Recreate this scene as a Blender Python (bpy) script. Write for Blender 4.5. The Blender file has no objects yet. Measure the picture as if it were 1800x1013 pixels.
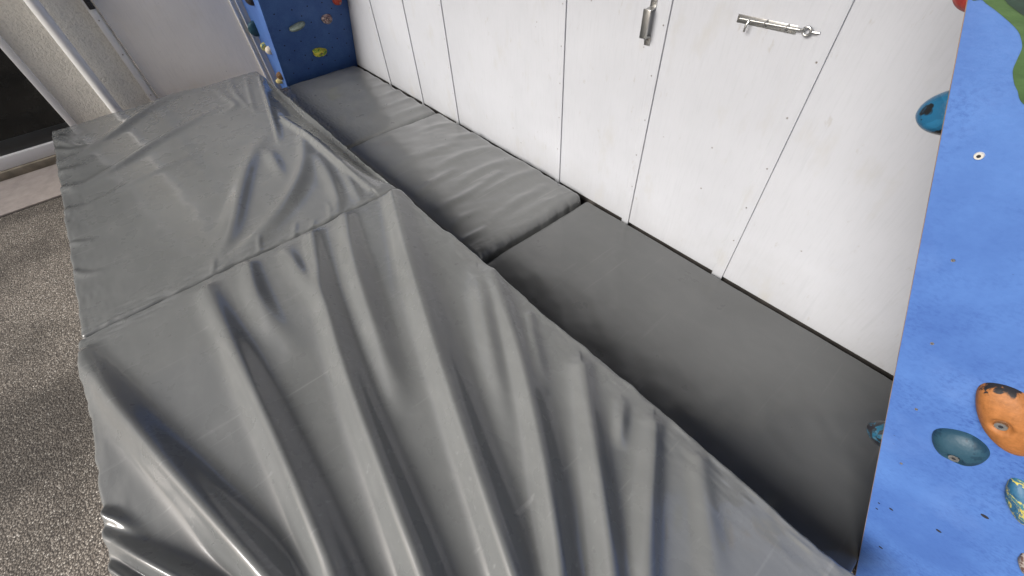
import bpy, bmesh, math, random, mathutils
import numpy as np
from mathutils import Vector

SUN_EL = math.radians(34)
SUN_AZ = math.radians(86)      # measured from +X (far end) towards +Y (open yard)
SUN, SUN_ANG, SKY, EXPO = 5.0, 35, .10, 0.03
SHADE_ROOF_Y = 2.0  # reach of the unseen shading roof towards the yard
# crest lines of the cover's folds, in metres on the mats: (x, y, left width, right width, height)
SHADE_ROOF_X = 2.9  # reach of the unseen shading roof towards the far end
NEAR_FOLDS = [
 [(1.382,1.835,0.0375,0.0387,0.01),(1.277,1.81,0.0376,0.0386,0.0143),(1.112,1.768,0.0384,0.0384,0.0218),(0.969,1.73,0.0382,0.0394,0.0247),(0.817,1.687,0.0386,0.0398,0.026),(0.706,1.655,0.0383,0.04,0.027),(0.58,1.618,0.0384,0.0404,0.0283),(0.467,1.585,0.0386,0.0405,0.0296),(0.387,1.562,0.0391,0.041,0.03),(0.29,1.536,0.0384,0.0413,0.03)],
 [(1.406,1.475,0.039,0.036,0.009),(1.261,1.472,0.039,0.036,0.013),(1.11,1.469,0.039,0.0369,0.0176),(0.878,1.466,0.04,0.037,0.0226),(0.655,1.466,0.0401,0.0381,0.0242),(0.488,1.469,0.0403,0.0393,0.0256),(0.361,1.473,0.0417,0.0387,0.026),(0.275,1.479,0.0411,0.04,0.026)],
 [(1.427,1.33,0.0392,0.032,0.01),(1.268,1.351,0.0394,0.0343,0.0131),(1.123,1.354,0.0401,0.0381,0.0076),(1.026,1.343,0.0413,0.0394,0.0037),(0.878,1.339,0.042,0.043,0)],
 [(1.417,1.2,0.0298,0.0279,0.004),(1.284,1.203,0.0309,0.0289,0.0095),(1.147,1.206,0.0319,0.0308,0.008),(1.028,1.217,0.0321,0.032,0)],
 [(1.429,1.093,0.032,0.0352,0.01),(1.28,1.136,0.0329,0.0368,0.0132),(1.107,1.181,0.0344,0.0364,0.0175),(0.977,1.211,0.035,0.037,0.0212),(0.846,1.239,0.0357,0.0376,0.0226),(0.664,1.272,0.0375,0.0375,0.0237),(0.512,1.296,0.0386,0.0374,0.0248),(0.375,1.317,0.0397,0.0377,0.026),(0.264,1.334,0.041,0.0379,0.026),(0.195,1.346,0.0415,0.0382,0.026)],
 [(1.441,0.949,0.0421,0.038,0.01),(1.297,0.999,0.0404,0.0379,0.0145),(1.112,1.056,0.0394,0.0385,0.0198),(0.951,1.099,0.0388,0.0379,0.0184),(0.797,1.138,0.0369,0.0381,0.0137),(0.666,1.171,0.0352,0.0384,0.0073),(0.555,1.201,0.0343,0.0389,0)],
 [(1.426,0.746,0.0383,0.0553,0.02),(1.206,0.832,0.0373,0.0531,0.0226),(1.002,0.908,0.0379,0.0503,0.0254),(0.821,0.974,0.0373,0.05,0.028),(0.668,1.027,0.0373,0.0478,0.028),(0.476,1.091,0.0376,0.0462,0.028),(0.347,1.133,0.0367,0.0452,0.028),(0.254,1.163,0.0366,0.0445,0.028),(0.171,1.189,0.037,0.0436,0.028),(0.12,1.206,0.036,0.0439,0.028),(0.051,1.228,0.0373,0.0429,0.028)],
 [(0.844,0.749,0.0412,0.03,0.005),(0.798,0.776,0.0412,0.03,0.0077),(0.692,0.837,0.0389,0.0309,0.013),(0.556,0.913,0.0376,0.0318,0.0114),(0.475,0.957,0.0362,0.0326,0.0081),(0.374,1.01,0.034,0.0326,0.0038),(0.257,1.068,0.0335,0.0331,0)],
 [(0.799,0.722,0.0342,0.0338,0.012),(0.693,0.77,0.0336,0.0346,0.0152),(0.57,0.829,0.0336,0.034,0.0195),(0.466,0.882,0.0339,0.0344,0.0223),(0.352,0.946,0.034,0.0345,0.0234),(0.252,1.006,0.0336,0.035,0.0246),(0.166,1.062,0.0341,0.0347,0.0257),(0.081,1.121,0.0346,0.0338,0.026),(0.034,1.157,0.0344,0.0344,0.026)],
 [(0.584,0.751,0.02,0.0214,0.006),(0.514,0.796,0.0209,0.0214,0.0086),(0.432,0.845,0.0223,0.0223,0.0081),(0.359,0.889,0.0237,0.0237,0)],
 [(0.356,0.761,0.0366,0.0244,0.013),(0.246,0.853,0.0352,0.0265,0.0173),(0.156,0.926,0.0359,0.0273,0.0204),(0.088,0.982,0.0351,0.0287,0.0214),(0.033,1.029,0.0343,0.03,0.022),(-0.004,1.062,0.0334,0.0306,0.022),(-0.046,1.102,0.0333,0.0305,0.022)],
 [(0.219,0.762,0.0224,0.019,0.006),(0.185,0.807,0.021,0.0182,0.0087),(0.148,0.858,0.0196,0.0182,0)],
 [(0.131,0.75,0.0306,0.0209,0.012),(0.074,0.833,0.0327,0.0228,0.0159),(0.031,0.899,0.0333,0.0241,0.018),(-0.012,0.962,0.0326,0.0276,0.018),(-0.048,1.011,0.034,0.0284,0.0164),(-0.083,1.058,0.0332,0.0304,0.014)],
 [(0.01,0.74,0.0249,0.0229,0.005),(-0.025,0.783,0.0271,0.0257,0.0071),(-0.076,0.841,0.0299,0.0278,0.0065),(-0.127,0.9,0.0319,0.032,0.003)],
 [(0.821,1.847,0.012,0.0147,0.01),(0.791,1.822,0.0118,0.0144,0.01),(0.747,1.795,0.0118,0.0154,0.0055),(0.688,1.765,0.0116,0.0166,0)],
 [(0.765,1.843,0.019,0.0195,0.008),(0.734,1.823,0.0199,0.0204,0.0116),(0.66,1.78,0.0202,0.021,0.0201),(0.575,1.73,0.0219,0.0219,0.0235),(0.471,1.669,0.0231,0.0245,0.024)],
 [(0.688,1.843,0.0114,0.0114,0.008),(0.645,1.818,0.0123,0.0131,0.0137),(0.579,1.781,0.014,0.014,0.016),(0.511,1.742,0.0149,0.0149,0.016)],
]
FAR_FOLDS = [
 [(2.379,0.965,0.0612,0.0507,0.002),(2.24,1.068,0.0539,0.0474,0.0096),(2.097,1.143,0.0456,0.0416,0.0129),(1.907,1.225,0.0428,0.0394,0.0136),(1.753,1.29,0.042,0.039,0.0124),(1.626,1.356,0.0455,0.0422,0.0094),(1.54,1.43,0.0485,0.0466,0.003)],
 [(2.231,0.823,0.0326,0.0434,0.006),(2.055,0.883,0.0323,0.043,0.0095),(1.939,0.936,0.0339,0.0453,0.0122),(1.814,1.013,0.036,0.0488,0.0148),(1.709,1.101,0.04,0.054,0.016),(1.621,1.202,0.0433,0.0574,0.0146),(1.565,1.288,0.045,0.062,0.0103),(1.523,1.366,0.0455,0.0632,0.003)],
 [(3.233,0.725,0.0135,0.0348,0.008),(2.862,0.802,0.0127,0.0305,0.0128),(2.529,0.874,0.0112,0.0274,0.013),(2.252,0.939,0.0104,0.0238,0.001)],
 [(2.224,1.002,0.0316,0.0317,0.003),(2.085,1.016,0.0298,0.0309,0.0081),(1.913,1.036,0.0281,0.0292,0.001)],
 [(1.992,0.846,0.0321,0.0293,0.004),(1.794,0.872,0.0308,0.029,0.008),(1.601,0.917,0.0303,0.0281,0.0078),(1.491,0.967,0.0314,0.0287,0.003)],
 [(1.818,0.798,0.0255,0.0238,0.003),(1.631,0.831,0.0238,0.0222,0.0053),(1.514,0.856,0.0223,0.0205,0.002)],
 [(2.49,0.828,0.0184,0.0513,0.01),(2.135,0.802,0.0168,0.0484,0.017),(1.877,0.796,0.0164,0.0462,0.017),(1.554,0.783,0.0164,0.0442,0.006)],
 [(3.334,1.041,0.0747,0.0515,0.001),(3.35,1.212,0.0687,0.0482,0.0066),(3.222,1.382,0.0515,0.0366,0.0105),(3.055,1.546,0.0495,0.0361,0.0125),(2.874,1.785,0.0505,0.0367,0.003)],
 [(2.935,1.082,0.0418,0.0351,0.002),(2.81,1.292,0.0428,0.0337,0.0091),(2.715,1.447,0.0428,0.0322,0.0108),(2.615,1.586,0.0435,0.0327,0.011),(2.52,1.77,0.0449,0.0338,0.003)],
 [(2.474,1.195,0.0261,0.0261,0.001),(2.426,1.432,0.0273,0.0264,0.005),(2.389,1.58,0.0261,0.0271,0.0048),(2.334,1.731,0.027,0.0264,0.002)],
 [(3.321,0.889,0.0205,0.0205,0.002),(3.046,0.92,0.02,0.0199,0.0047),(2.772,0.919,0.0201,0.0211,0.001)],
 [(3.282,0.793,0.0177,0.0199,0.002),(2.983,0.862,0.0153,0.0192,0.004),(2.716,0.914,0.0139,0.0181,0.001)],
 [(3.301,0.988,0.0268,0.0278,0.001),(3.026,0.975,0.025,0.025,0.005),(2.884,0.975,0.0271,0.0253,0.005),(2.834,1.073,0.049,0.0481,0.001)],
 [(1.415,1.109,0.0135,0.0127,0.0015),(1.476,1.077,0.0122,0.0126,0.0025),(1.541,1.044,0.0112,0.0108,0)],
 [(1.488,1.147,0.0124,0.0133,0.0015),(1.532,1.126,0.0125,0.013,0.0024),(1.574,1.104,0.0118,0.0118,0)],
 [(1.493,0.995,0.0127,0.0131,0.0015),(1.561,0.97,0.0117,0.0126,0.0021),(1.617,0.961,0.0109,0.0117,0)],
 [(1.488,1.276,0.0118,0.0122,0.0015),(1.536,1.259,0.0111,0.0114,0.0023),(1.578,1.241,0.0108,0.0113,0)],
 [(1.489,1.439,0.0121,0.0115,0.0015),(1.527,1.426,0.0114,0.0108,0.0025),(1.565,1.41,0.0098,0.0107,0)],
 [(3.201,1.825,0.0204,0.0213,0.004),(3.111,1.779,0.0192,0.0205,0.004),(2.99,1.724,0.0187,0.0187,0)],
 [(3.059,1.824,0.0274,0.0281,0.004),(2.983,1.749,0.0362,0.0381,0.0049),(3.006,1.659,0.039,0.0392,0)],
 [(3.247,1.81,0.0244,0.0238,0.004),(3.151,1.751,0.0407,0.0416,0.0049),(3.217,1.694,0.0305,0.0305,0)],
 [(2.767,1.815,0.0392,0.0404,0.006),(2.756,1.776,0.038,0.039,0.0052),(2.775,1.716,0.034,0.034,0)],
 [(2.572,1.816,0.0309,0.0363,0.007),(2.551,1.783,0.0337,0.0388,0.0054),(2.565,1.733,0.0304,0.0314,0)],
 [(2.344,1.821,0.0317,0.0387,0.006),(2.342,1.796,0.0298,0.0349,0.0046),(2.358,1.75,0.0265,0.0271,0)],
 [(2.072,1.822,0.0172,0.0179,0.004),(2.049,1.793,0.0195,0.0204,0.0032),(2.033,1.747,0.0217,0.0217,0)],
 [(1.865,1.828,0.0132,0.0146,0.004),(1.814,1.793,0.0191,0.0183,0.0033),(1.789,1.725,0.0216,0.0216,0)],
]
MID_CREASES = [
 [(1.565,0.579,0.0288,0.0297,0.001),(1.579,0.474,0.0297,0.0296,0.005),(1.593,0.363,0.0305,0.0305,0.002)],
 [(1.394,0.563,0.0278,0.0329,0.002),(1.38,0.414,0.0275,0.0315,0.0057),(1.409,0.214,0.0273,0.0319,0.003)],
 [(1.149,0.622,0.0164,0.0206,0.002),(1.141,0.545,0.0171,0.0201,0.0051),(1.146,0.487,0.0166,0.0194,0.001)],
 [(1.821,0.49,0.0362,0.0362,0),(1.818,0.317,0.0371,0.0381,0.0036),(1.819,0.18,0.0369,0.0389,0.001)],
 [(1.671,0.413,0.0328,0.0338,0.001),(1.674,0.253,0.0351,0.0361,0.0048),(1.644,0.082,0.0376,0.0378,0.002)],
 [(1.479,0.426,0.0292,0.0291,0.001),(1.494,0.243,0.0313,0.0323,0.005),(1.471,0.059,0.0339,0.034,0.002)],
 [(1.335,0.405,0.0322,0.0312,0.001),(1.332,0.231,0.0327,0.0337,0.0049),(1.316,0.044,0.0344,0.0355,0.003)],
 [(1.17,0.468,0.0275,0.0275,0.001),(1.18,0.307,0.0286,0.0286,0.0049),(1.183,0.131,0.0298,0.0298,0.003)],
 [(1.874,0.225,0.0296,0.0303,0.001),(1.84,0.089,0.0303,0.0305,0.0037),(1.822,-0.017,0.0301,0.0303,0.002)],
 [(2.198,0.507,0.0317,0.0327,0.003),(2.192,0.431,0.0311,0.0331,0.0038),(2.196,0.307,0.0316,0.0326,0.001)],
 [(1.857,0.586,0.0412,0.0433,0.001),(1.843,0.46,0.04,0.0419,0.0029),(1.879,0.296,0.0402,0.0402,0.001)],
 [(1.106,0.418,0.0271,0.0271,0.001),(1.105,0.289,0.0276,0.0286,0.0036),(1.09,0.112,0.0292,0.0293,0.002)],
 [(2.07,0.268,0.0318,0.0328,0.001),(2.049,0.147,0.0329,0.0339,0.0038),(2.01,0.054,0.0342,0.0352,0.002)],
 [(1.445,0.1,0.0297,0.0301,0.001),(1.415,0.011,0.0312,0.032,0.004),(1.343,-0.039,0.0314,0.0309,0.002)],
 [(1.253,0.599,0.0199,0.0199,0.001),(1.266,0.529,0.0223,0.0223,0.0026),(1.246,0.434,0.0236,0.0236,0.001)],
]
END_CREASES = [
 [(3.147,0.085,0.0377,0.0385,0.001),(3.161,0.014,0.0425,0.0425,0.0028),(3.142,-0.06,0.0452,0.0454,0.002)],
 [(2.986,0.126,0.0364,0.0371,0.001),(2.997,0.031,0.0395,0.0405,0.0029),(2.98,-0.065,0.0414,0.0425,0.002)],
 [(2.841,0.156,0.0358,0.0358,0.001),(2.843,0.046,0.0367,0.0367,0.0029),(2.845,-0.054,0.0367,0.0377,0.002)],
 [(2.664,0.194,0.0303,0.0323,0.001),(2.683,0.048,0.0329,0.0339,0.0028),(2.683,-0.049,0.034,0.035,0.002)],
 [(2.497,0.236,0.0299,0.0365,0.001),(2.511,0.096,0.0294,0.0371,0.0029),(2.529,-0.035,0.0301,0.0384,0.002)],
 [(2.359,0.28,0.0347,0.0358,0.001),(2.362,0.13,0.036,0.037,0.0029),(2.359,-0.001,0.0374,0.0384,0.002)],
 [(3.038,0.46,0.0847,0.0889,0),(3.021,0.26,0.0854,0.0905,0.0015),(3.02,0.13,0.0862,0.0902,0)],
]
CAM_R = ((-0.645126,0.547262,-0.533214),(-0.762294,-0.508627,0.400258),(-0.052161,0.664682,0.745303))
CAM_LENS = 14.5197
C = bpy.context.scene.collection
S = bpy.context.scene
rad = math.radians

# ------------------------------------------------------------------ helpers
def tag(o, label=None, cat=None, group=None, kind=None):
    if label: o['label'] = label
    if cat: o['category'] = cat
    if group: o['group'] = group
    if kind: o['kind'] = kind
    return o

def empty(name, loc, label, cat, group=None):
    o = bpy.data.objects.new(name, None)
    o.empty_display_size = 0.1
    o.location = loc
    C.objects.link(o)
    return tag(o, label, cat, group)

def link(name, me, mat, parent=None, smooth=False, angle=None):
    o = bpy.data.objects.new(name, me)
    if mat: me.materials.append(mat)
    C.objects.link(o)
    if smooth:
        me.polygons.foreach_set('use_smooth', [True] * len(me.polygons))
        if angle:
            me.set_sharp_from_angle(angle=rad(angle))
    if parent:
        o.parent = parent
        o.matrix_parent_inverse = mathutils.Matrix.Translation(parent.location).inverted() if parent.type == 'EMPTY' and parent.rotation_euler[:] == (0, 0, 0) else parent.matrix_basis.inverted()
    return o

def bmobj(name, bm, mat, parent=None, smooth=False, angle=35):
    bmesh.ops.recalc_face_normals(bm, faces=bm.faces)
    me = bpy.data.meshes.new(name)
    bm.to_mesh(me); bm.free()
    return link(name, me, mat, parent, smooth, angle)

def add_box(bm, lo, hi, bevel=0.0, seg=2):
    r = bmesh.ops.create_cube(bm, size=1.0)
    vs = r['verts']
    for v in vs:
        v.co = Vector(tuple(lo[i] + (v.co[i] + .5) * (hi[i] - lo[i]) for i in range(3)))
    if bevel > 0:
        es = list({e for v in vs for e in v.link_edges})
        bmesh.ops.bevel(bm, geom=es, offset=bevel, segments=seg, affect='EDGES', profile=.5)

def box(name, lo, hi, mat, parent=None, bevel=0.0):
    bm = bmesh.new(); add_box(bm, lo, hi, bevel)
    return bmobj(name, bm, mat, parent, bevel > 0, 40)

def add_cyl(bm, p0, p1, r0, r1=None, n=20, cap=True):
    r1 = r0 if r1 is None else r1
    p0 = Vector(p0); p1 = Vector(p1)
    d = (p1 - p0).normalized()
    a = d.orthogonal().normalized(); b = d.cross(a)
    R0 = [bm.verts.new(p0 + (a * math.cos(t) + b * math.sin(t)) * r0) for t in [2 * math.pi * i / n for i in range(n)]]
    R1 = [bm.verts.new(p1 + (a * math.cos(t) + b * math.sin(t)) * r1) for t in [2 * math.pi * i / n for i in range(n)]]
    for i in range(n):
        bm.faces.new((R0[i], R0[(i + 1) % n], R1[(i + 1) % n], R1[i]))
    if cap:
        bm.faces.new(R1); bm.faces.new(R0[::-1])

def add_tube(bm, pts, r, n=10):
    pts = [Vector(p) for p in pts]
    rings = []
    a = None
    for i, p in enumerate(pts):
        d = (pts[min(i + 1, len(pts) - 1)] - pts[max(i - 1, 0)]).normalized()
        a = (a - d * a.dot(d)).normalized() if a is not None else d.orthogonal().normalized()
        b = d.cross(a)
        rings.append([bm.verts.new(p + (a * math.cos(t) + b * math.sin(t)) * r) for t in [2 * math.pi * k / n for k in range(n)]])
    for q in range(len(rings) - 1):
        for k in range(n):
            bm.faces.new((rings[q][k], rings[q][(k + 1) % n], rings[q + 1][(k + 1) % n], rings[q + 1][k]))
    bm.faces.new(rings[0][::-1]); bm.faces.new(rings[-1])

def add_prism(bm, poly, off):
    """poly: 3D points (planar); off: extrusion vector"""
    off = Vector(off)
    A = [bm.verts.new(Vector(p)) for p in poly]
    B = [bm.verts.new(Vector(p) + off) for p in poly]
    bm.faces.new(A); bm.faces.new(B[::-1])
    n = len(A)
    for i in range(n):
        bm.faces.new((A[i], B[i], B[(i + 1) % n], A[(i + 1) % n]))

# ------------------------------------------------------------------ materials
class MT:
    def __init__(s, name):
        s.m = bpy.data.materials.new(name); s.m.use_nodes = True
        s.t = s.m.node_tree; s.n = s.t.nodes; s.l = s.t.links
        s.b = s.n['Principled BSDF']
        s.tc = s.n.new('ShaderNodeTexCoord')
        s.co = s.tc.outputs['Object']
    def map(s, scale=(1, 1, 1), rot=(0, 0, 0)):
        n = s.n.new('ShaderNodeMapping'); n.inputs['Scale'].default_value = scale; n.inputs['Rotation'].default_value = rot
        s.l.new(s.co, n.inputs[0]); return n.outputs[0]
    def noise(s, scale, detail=4, rough=.55, vec=None, dist=0.0):
        n = s.n.new('ShaderNodeTexNoise'); n.inputs['Scale'].default_value = scale
        n.inputs['Detail'].default_value = detail; n.inputs['Roughness'].default_value = rough
        n.inputs['Distortion'].default_value = dist
        s.l.new(vec or s.co, n.inputs['Vector']); return n.outputs['Fac']
    def voro(s, scale, feature='F1', out='Distance', vec=None, rnd=1.0):
        n = s.n.new('ShaderNodeTexVoronoi'); n.feature = feature; n.inputs['Scale'].default_value = scale
        n.inputs['Randomness'].default_value = rnd
        s.l.new(vec or s.co, n.inputs['Vector']); return n.outputs[out]
    def ramp(s, fac, stops, interp='LINEAR'):
        n = s.n.new('ShaderNodeValToRGB'); n.color_ramp.interpolation = interp
        e = n.color_ramp.elements
        while len(e) < len(stops): e.new(.5)
        for k, (p, c) in enumerate(stops):
            e[k].position = p
            e[k].color = (c, c, c, 1) if isinstance(c, (int, float)) else (*c, 1)
        s.l.new(fac, n.inputs[0]); return n.outputs[0]
    def mix(s, fac, a, b, mode='MIX'):
        n = s.n.new('ShaderNodeMix'); n.data_type = 'RGBA'; n.blend_type = mode
        for sock, v in ((n.inputs[0], fac), (n.inputs[6], a), (n.inputs[7], b)):
            if isinstance(v, (int, float)): sock.default_value = v
            elif isinstance(v, tuple): sock.default_value = (*v, 1)
            else: s.l.new(v, sock)
        return n.outputs[2]
    def math(s, op, a, b=0.0):
        n = s.n.new('ShaderNodeMath'); n.operation = op
        for sock, v in ((n.inputs[0], a), (n.inputs[1], b)):
            if isinstance(v, (int, float)): sock.default_value = v
            else: s.l.new(v, sock)
        return n.outputs[0]
    def bump(s, h, strength=.3, dist=.002, prev=None):
        n = s.n.new('ShaderNodeBump'); n.inputs['Strength'].default_value = strength; n.inputs['Distance'].default_value = dist
        s.l.new(h, n.inputs['Height'])
        if prev: s.l.new(prev, n.inputs['Normal'])
        return n.outputs[0]
    def done(s, color=None, rough=None, normal=None, metal=None, spec=None):
        for k, v in (('Base Color', color), ('Roughness', rough), ('Normal', normal), ('Metallic', metal), ('Specular IOR Level', spec)):
            if v is None: continue
            if isinstance(v, (int, float)): s.b.inputs[k].default_value = v
            elif isinstance(v, tuple): s.b.inputs[k].default_value = (*v, 1)
            else: s.l.new(v, s.b.inputs[k])
        return s.m

def mat_vinyl(name, col, rough, wrinkle, coat=.5, dusty=1.0):
    m = MT(name)
    big = m.noise(3.0, 3)
    c = m.ramp(big, [(.3, tuple(x * .94 for x in col)), (.7, tuple(x * 1.06 for x in col))])
    dust = m.noise(9, 6, .7, m.map((1, 2.2, 1), (0, 0, .7)))
    c = m.mix(m.math('MULTIPLY', m.ramp(dust, [(.45, 0.0), (.85, 1.0)]), .12 * dusty), c, (.36, .36, .35))
    line = m.noise(60, 2, .5, m.map((1, .04, 1), (0, 0, .8)))
    c = m.mix(m.math('MULTIPLY', m.ramp(line, [(.66, 0.0), (.78, 1.0)]), .16 * dusty), c, (.40, .40, .40))
    w1 = m.noise(4, 2, .5, m.map((1, 1.7, 1), (0, 0, .5)), .6)
    w2 = m.noise(30, 3, .5, m.map((1, 1.5, 1), (0, 0, -.6)), .8)
    weave = m.noise(900, 1)
    n = m.bump(w2, wrinkle, .0009)
    n = m.bump(w1, wrinkle * .6, .004, n)
    n = m.bump(weave, .06, .0002, n)
    r = m.ramp(m.noise(11, 4), [(.3, rough * .9), (.7, rough * 1.12)])
    m.b.inputs['Coat Weight'].default_value = coat
    m.b.inputs['Coat Roughness'].default_value = .09
    m.b.inputs['Coat IOR'].default_value = 1.45
    m.l.new(n, m.b.inputs['Coat Normal'])
    return m.done(c, r, n, spec=.22)

def mat_paint_white(name, col, grain_rot=0.0, dirt=.5):
    m = MT(name)
    g = m.noise(16, 6, .65, m.map((9, 9, .7)))
    big = m.noise(2.6, 5, .6)
    c = m.ramp(big, [(.3, tuple(x * .90 for x in col)), (.7, col)])
    c = m.mix(m.math('MULTIPLY', m.ramp(g, [(.50, 0.0), (.75, 1.0)]), .30), c, tuple(x * .72 for x in col))
    # dirt rising from the foot of the boards, drips and hand marks
    sep = m.n.new('ShaderNodeSeparateXYZ'); m.l.new(m.co, sep.inputs[0])
    foot = m.ramp(m.math('ADD', sep.outputs[2], m.math('MULTIPLY', m.noise(7, 5, .65), .35)), [(.16, 1.0), (.42, 0.0)])
    c = m.mix(m.math('MULTIPLY', foot, .28 * dirt), c, (col[0] * .62, col[1] * .58, col[2] * .50))
    k = m.noise(5.5, 4, .6, m.map((1.6, 1.6, .8)))
    c = m.mix(m.math('MULTIPLY', m.ramp(k, [(.58, 0.0), (.74, 1.0)]), .45 * dirt), c, (col[0] * .82, col[1] * .77, col[2] * .66))
    drip = m.noise(30, 3, .6, m.map((1, 1, .10), (0, 0, 0)))
    c = m.mix(m.math('MULTIPLY', m.ramp(drip, [(.62, 0.0), (.74, 1.0)]), .22 * dirt), c, tuple(x * .66 for x in col))
    # small scuffs, chips and old nail holes
    d = m.noise(24, 4, .65, m.map((1.3, 1.3, .55), (.3, .5, .2)))
    c = m.mix(m.math('MULTIPLY', m.ramp(d, [(.655, 0.0), (.72, 1.0)]), .45 * dirt), c, (.33, .31, .29))
    d2 = m.voro(13)
    gate = m.ramp(m.noise(7, 2), [(.46, 0.0), (.48, 1.0)])
    c = m.mix(m.math('MULTIPLY', m.math('MULTIPLY', m.ramp(d2, [(.030, 1.0), (.05, 0.0)]), gate), .85 * dirt), c, (.20, .18, .17))
    n = m.bump(g, .3, .0015)
    n = m.bump(big, .25, .01, n)
    n = m.bump(m.noise(160, 3), .12, .0006, n)
    return m.done(c, .5, n, spec=.35)

def mat_plain(name, col, rough=.5, metal=0.0, bump=None, vary=.08, spec=.5):
    m = MT(name)
    c = m.ramp(m.noise(18, 4), [(.3, tuple(x * (1 - vary) for x in col)), (.7, tuple(min(1, x * (1 + vary)) for x in col))])
    n = m.bump(m.noise(bump[0], 4), bump[1], bump[2]) if bump else None
    return m.done(c, rough, n, metal, spec)

def mat_blue(name, scale=1.0):
    m = MT(name)
    base = (.085, .225, .66)
    c = m.ramp(m.noise(6, 6, .65), [(.32, (.043, .104, .305)), (.68, (.068, .156, .395))])
    # worn roller coat: darker primer showing through in patches of fine speckle
    patch = m.ramp(m.noise(4.0, 6, .7), [(.40, .10), (.62, 1.0)])
    speck = m.ramp(m.noise(150, 6, .75, m.map((1, 1, 1.4))), [(.46, 0.0), (.64, 1.0)])
    c = m.mix(m.math('MULTIPLY', m.math('MULTIPLY', patch, speck), .95), c, (.026, .066, .235))
    pale = m.ramp(m.noise(7.5, 4, .6, m.map((1, 1, 1), (.4, .2, .9))), [(.56, 0.0), (.70, 1.0)])
    c = m.mix(m.math('MULTIPLY', pale, .30), c, (.10, .185, .42))
    chip = m.ramp(m.noise(55, 3, .6, m.map((.7, .7, 1.6))), [(.735, 0.0), (.76, 1.0)])
    c = m.mix(m.math('MULTIPLY', chip, .75), c, (.03, .05, .13))
    n = m.bump(m.noise(120, 5, .65), .45, .0012)
    n = m.bump(m.noise(22, 3), .2, .002, n)
    return m.done(c, .52, n, spec=.4)

def mat_marble(name, cols, scale=14, rough=.55, thr=(.40, .47, .56), dist=2.2):
    m = MT(name)
    f = m.noise(scale, 4, .6, None, dist)
    st = [(0.0, cols[0])]
    for k in range(1, len(cols)):
        st += [(thr[k - 1], cols[k - 1]), (thr[k - 1] + .015, cols[k])]
    c = m.ramp(f, st)
    n = m.bump(m.noise(260, 4), .5, .0012)
    return m.done(c, rough, n, spec=.4)

def mat_stucco(name, col):
    m = MT(name)
    c = m.ramp(m.noise(9, 5, .6), [(.3, tuple(x * .9 for x in col)), (.7, col)])
    h = m.noise(75, 4, .6, None, .6)
    c = m.mix(m.ramp(h, [(.34, .42), (.5, 0.0)]), c, tuple(x * .62 for x in col))
    n = m.bump(h, .9, .006)
    return m.done(c, .9, n, spec=.2)

def mat_asphalt(name):
    m = MT(name)
    v = m.noise(1.0, 1)
    n_ = m.n.new('ShaderNodeTexVoronoi'); n_.inputs['Scale'].default_value = 185
    m.l.new(m.co, n_.inputs['Vector'])
    cell = n_.outputs['Color']; dist = n_.outputs['Distance']
    sep = m.n.new('ShaderNodeSeparateColor'); m.l.new(cell, sep.inputs[0])
    stone = m.ramp(sep.outputs[0], [(0.0, (.115, .100, .085)), (.40, (.205, .182, .155)), (.80, (.29, .260, .225)), (.95, (.41, .38, .335)), (1.0, (.55, .52, .47))])
    gap = m.ramp(dist, [(.38, 0.0), (.62, 1.0)])
    c = m.mix(gap, stone, (.080, .071, .062))
    dark = m.ramp(m.noise(1.6, 4, .6), [(.37, .45), (.57, 1.0)])
    c = m.mix(1.0, c, dark, 'MULTIPLY')
    fines = m.noise(420, 3, .7)
    n = m.bump(m.math('SUBTRACT', 1.0, dist), .6, .004)
    n = m.bump(fines, .4, .001, n)
    return m.done(c, .85, n, spec=.3)

M = {}
M['vinyl_thick'] = mat_vinyl('thick_mat_vinyl', (.134, .140, .139), .28, .03, 1.0)
M['vinyl_mid'] = mat_vinyl('middle_mat_vinyl', (.118, .122, .121), .30, .14, 1.0, .5)
M['vinyl_flat'] = mat_vinyl('flat_mat_vinyl', (.086, .089, .089), .30, .03, .7, .3)
M['white_wall'] = mat_paint_white('white_board_paint', (.455, .470, .500), dirt=1.0)
M['white_batten'] = mat_paint_white('white_batten_paint', (.61, .615, .635), dirt=.3)
M['cream_panel'] = mat_paint_white('cream_panel_paint', (.89, .85, .78), dirt=.5)
M['white_trim'] = mat_plain('white_trim_paint', (.80, .80, .79), .4, bump=(90, .1, .0008), vary=.03)
M['white_pvc'] = mat_plain('white_pvc', (.78, .78, .77), .3, vary=.02)
M['upvc'] = mat_plain('white_frame_plastic', (.80, .80, .80), .3, vary=.02)
M['steel'] = mat_plain('zinc_steel', (.47, .47, .455), .34, 1.0, (70, .25, .0008), .15)
M['dark_screw'] = mat_plain('dull_screw_steel', (.30, .28, .26), .45, .8, None, .2)
M['black'] = mat_plain('black_plastic', (.02, .02, .022), .4)
M['hole'] = mat_plain('dark_bolt_hole', (.012, .012, .016), .8)
M['timber'] = mat_plain('dark_sill_timber', (.045, .040, .036), .8, bump=(60, .5, .002), vary=.35)
M['ply_edge'] = mat_plain('plywood_edge', (.17, .12, .08), .75, bump=(120, .4, .001), vary=.35)
M['blue'] = mat_blue('blue_climbing_paint')
M['stucco'] = mat_stucco('cream_stucco', (.84, .81, .73))
M['asphalt'] = mat_asphalt('exposed_aggregate')
M['slab'] = mat_plain('paving_concrete', (.31, .275, .255), .85, bump=(220, .5, .0015), vary=.14)
M['sill_stone'] = mat_plain('door_sill_stone', (.24, .21, .16), .8, bump=(120, .4, .0015), vary=.25)
M['glass'] = mat_plain('dark_door_glass', (.012, .013, .013), .06, vary=.3)
M['sash'] = mat_plain('dark_sash', (.035, .037, .037), .4, vary=.1)
M['roof'] = mat_plain('shade_roof_board', (.09, .085, .08), .8, bump=(40, .3, .002), vary=.2)

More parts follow.
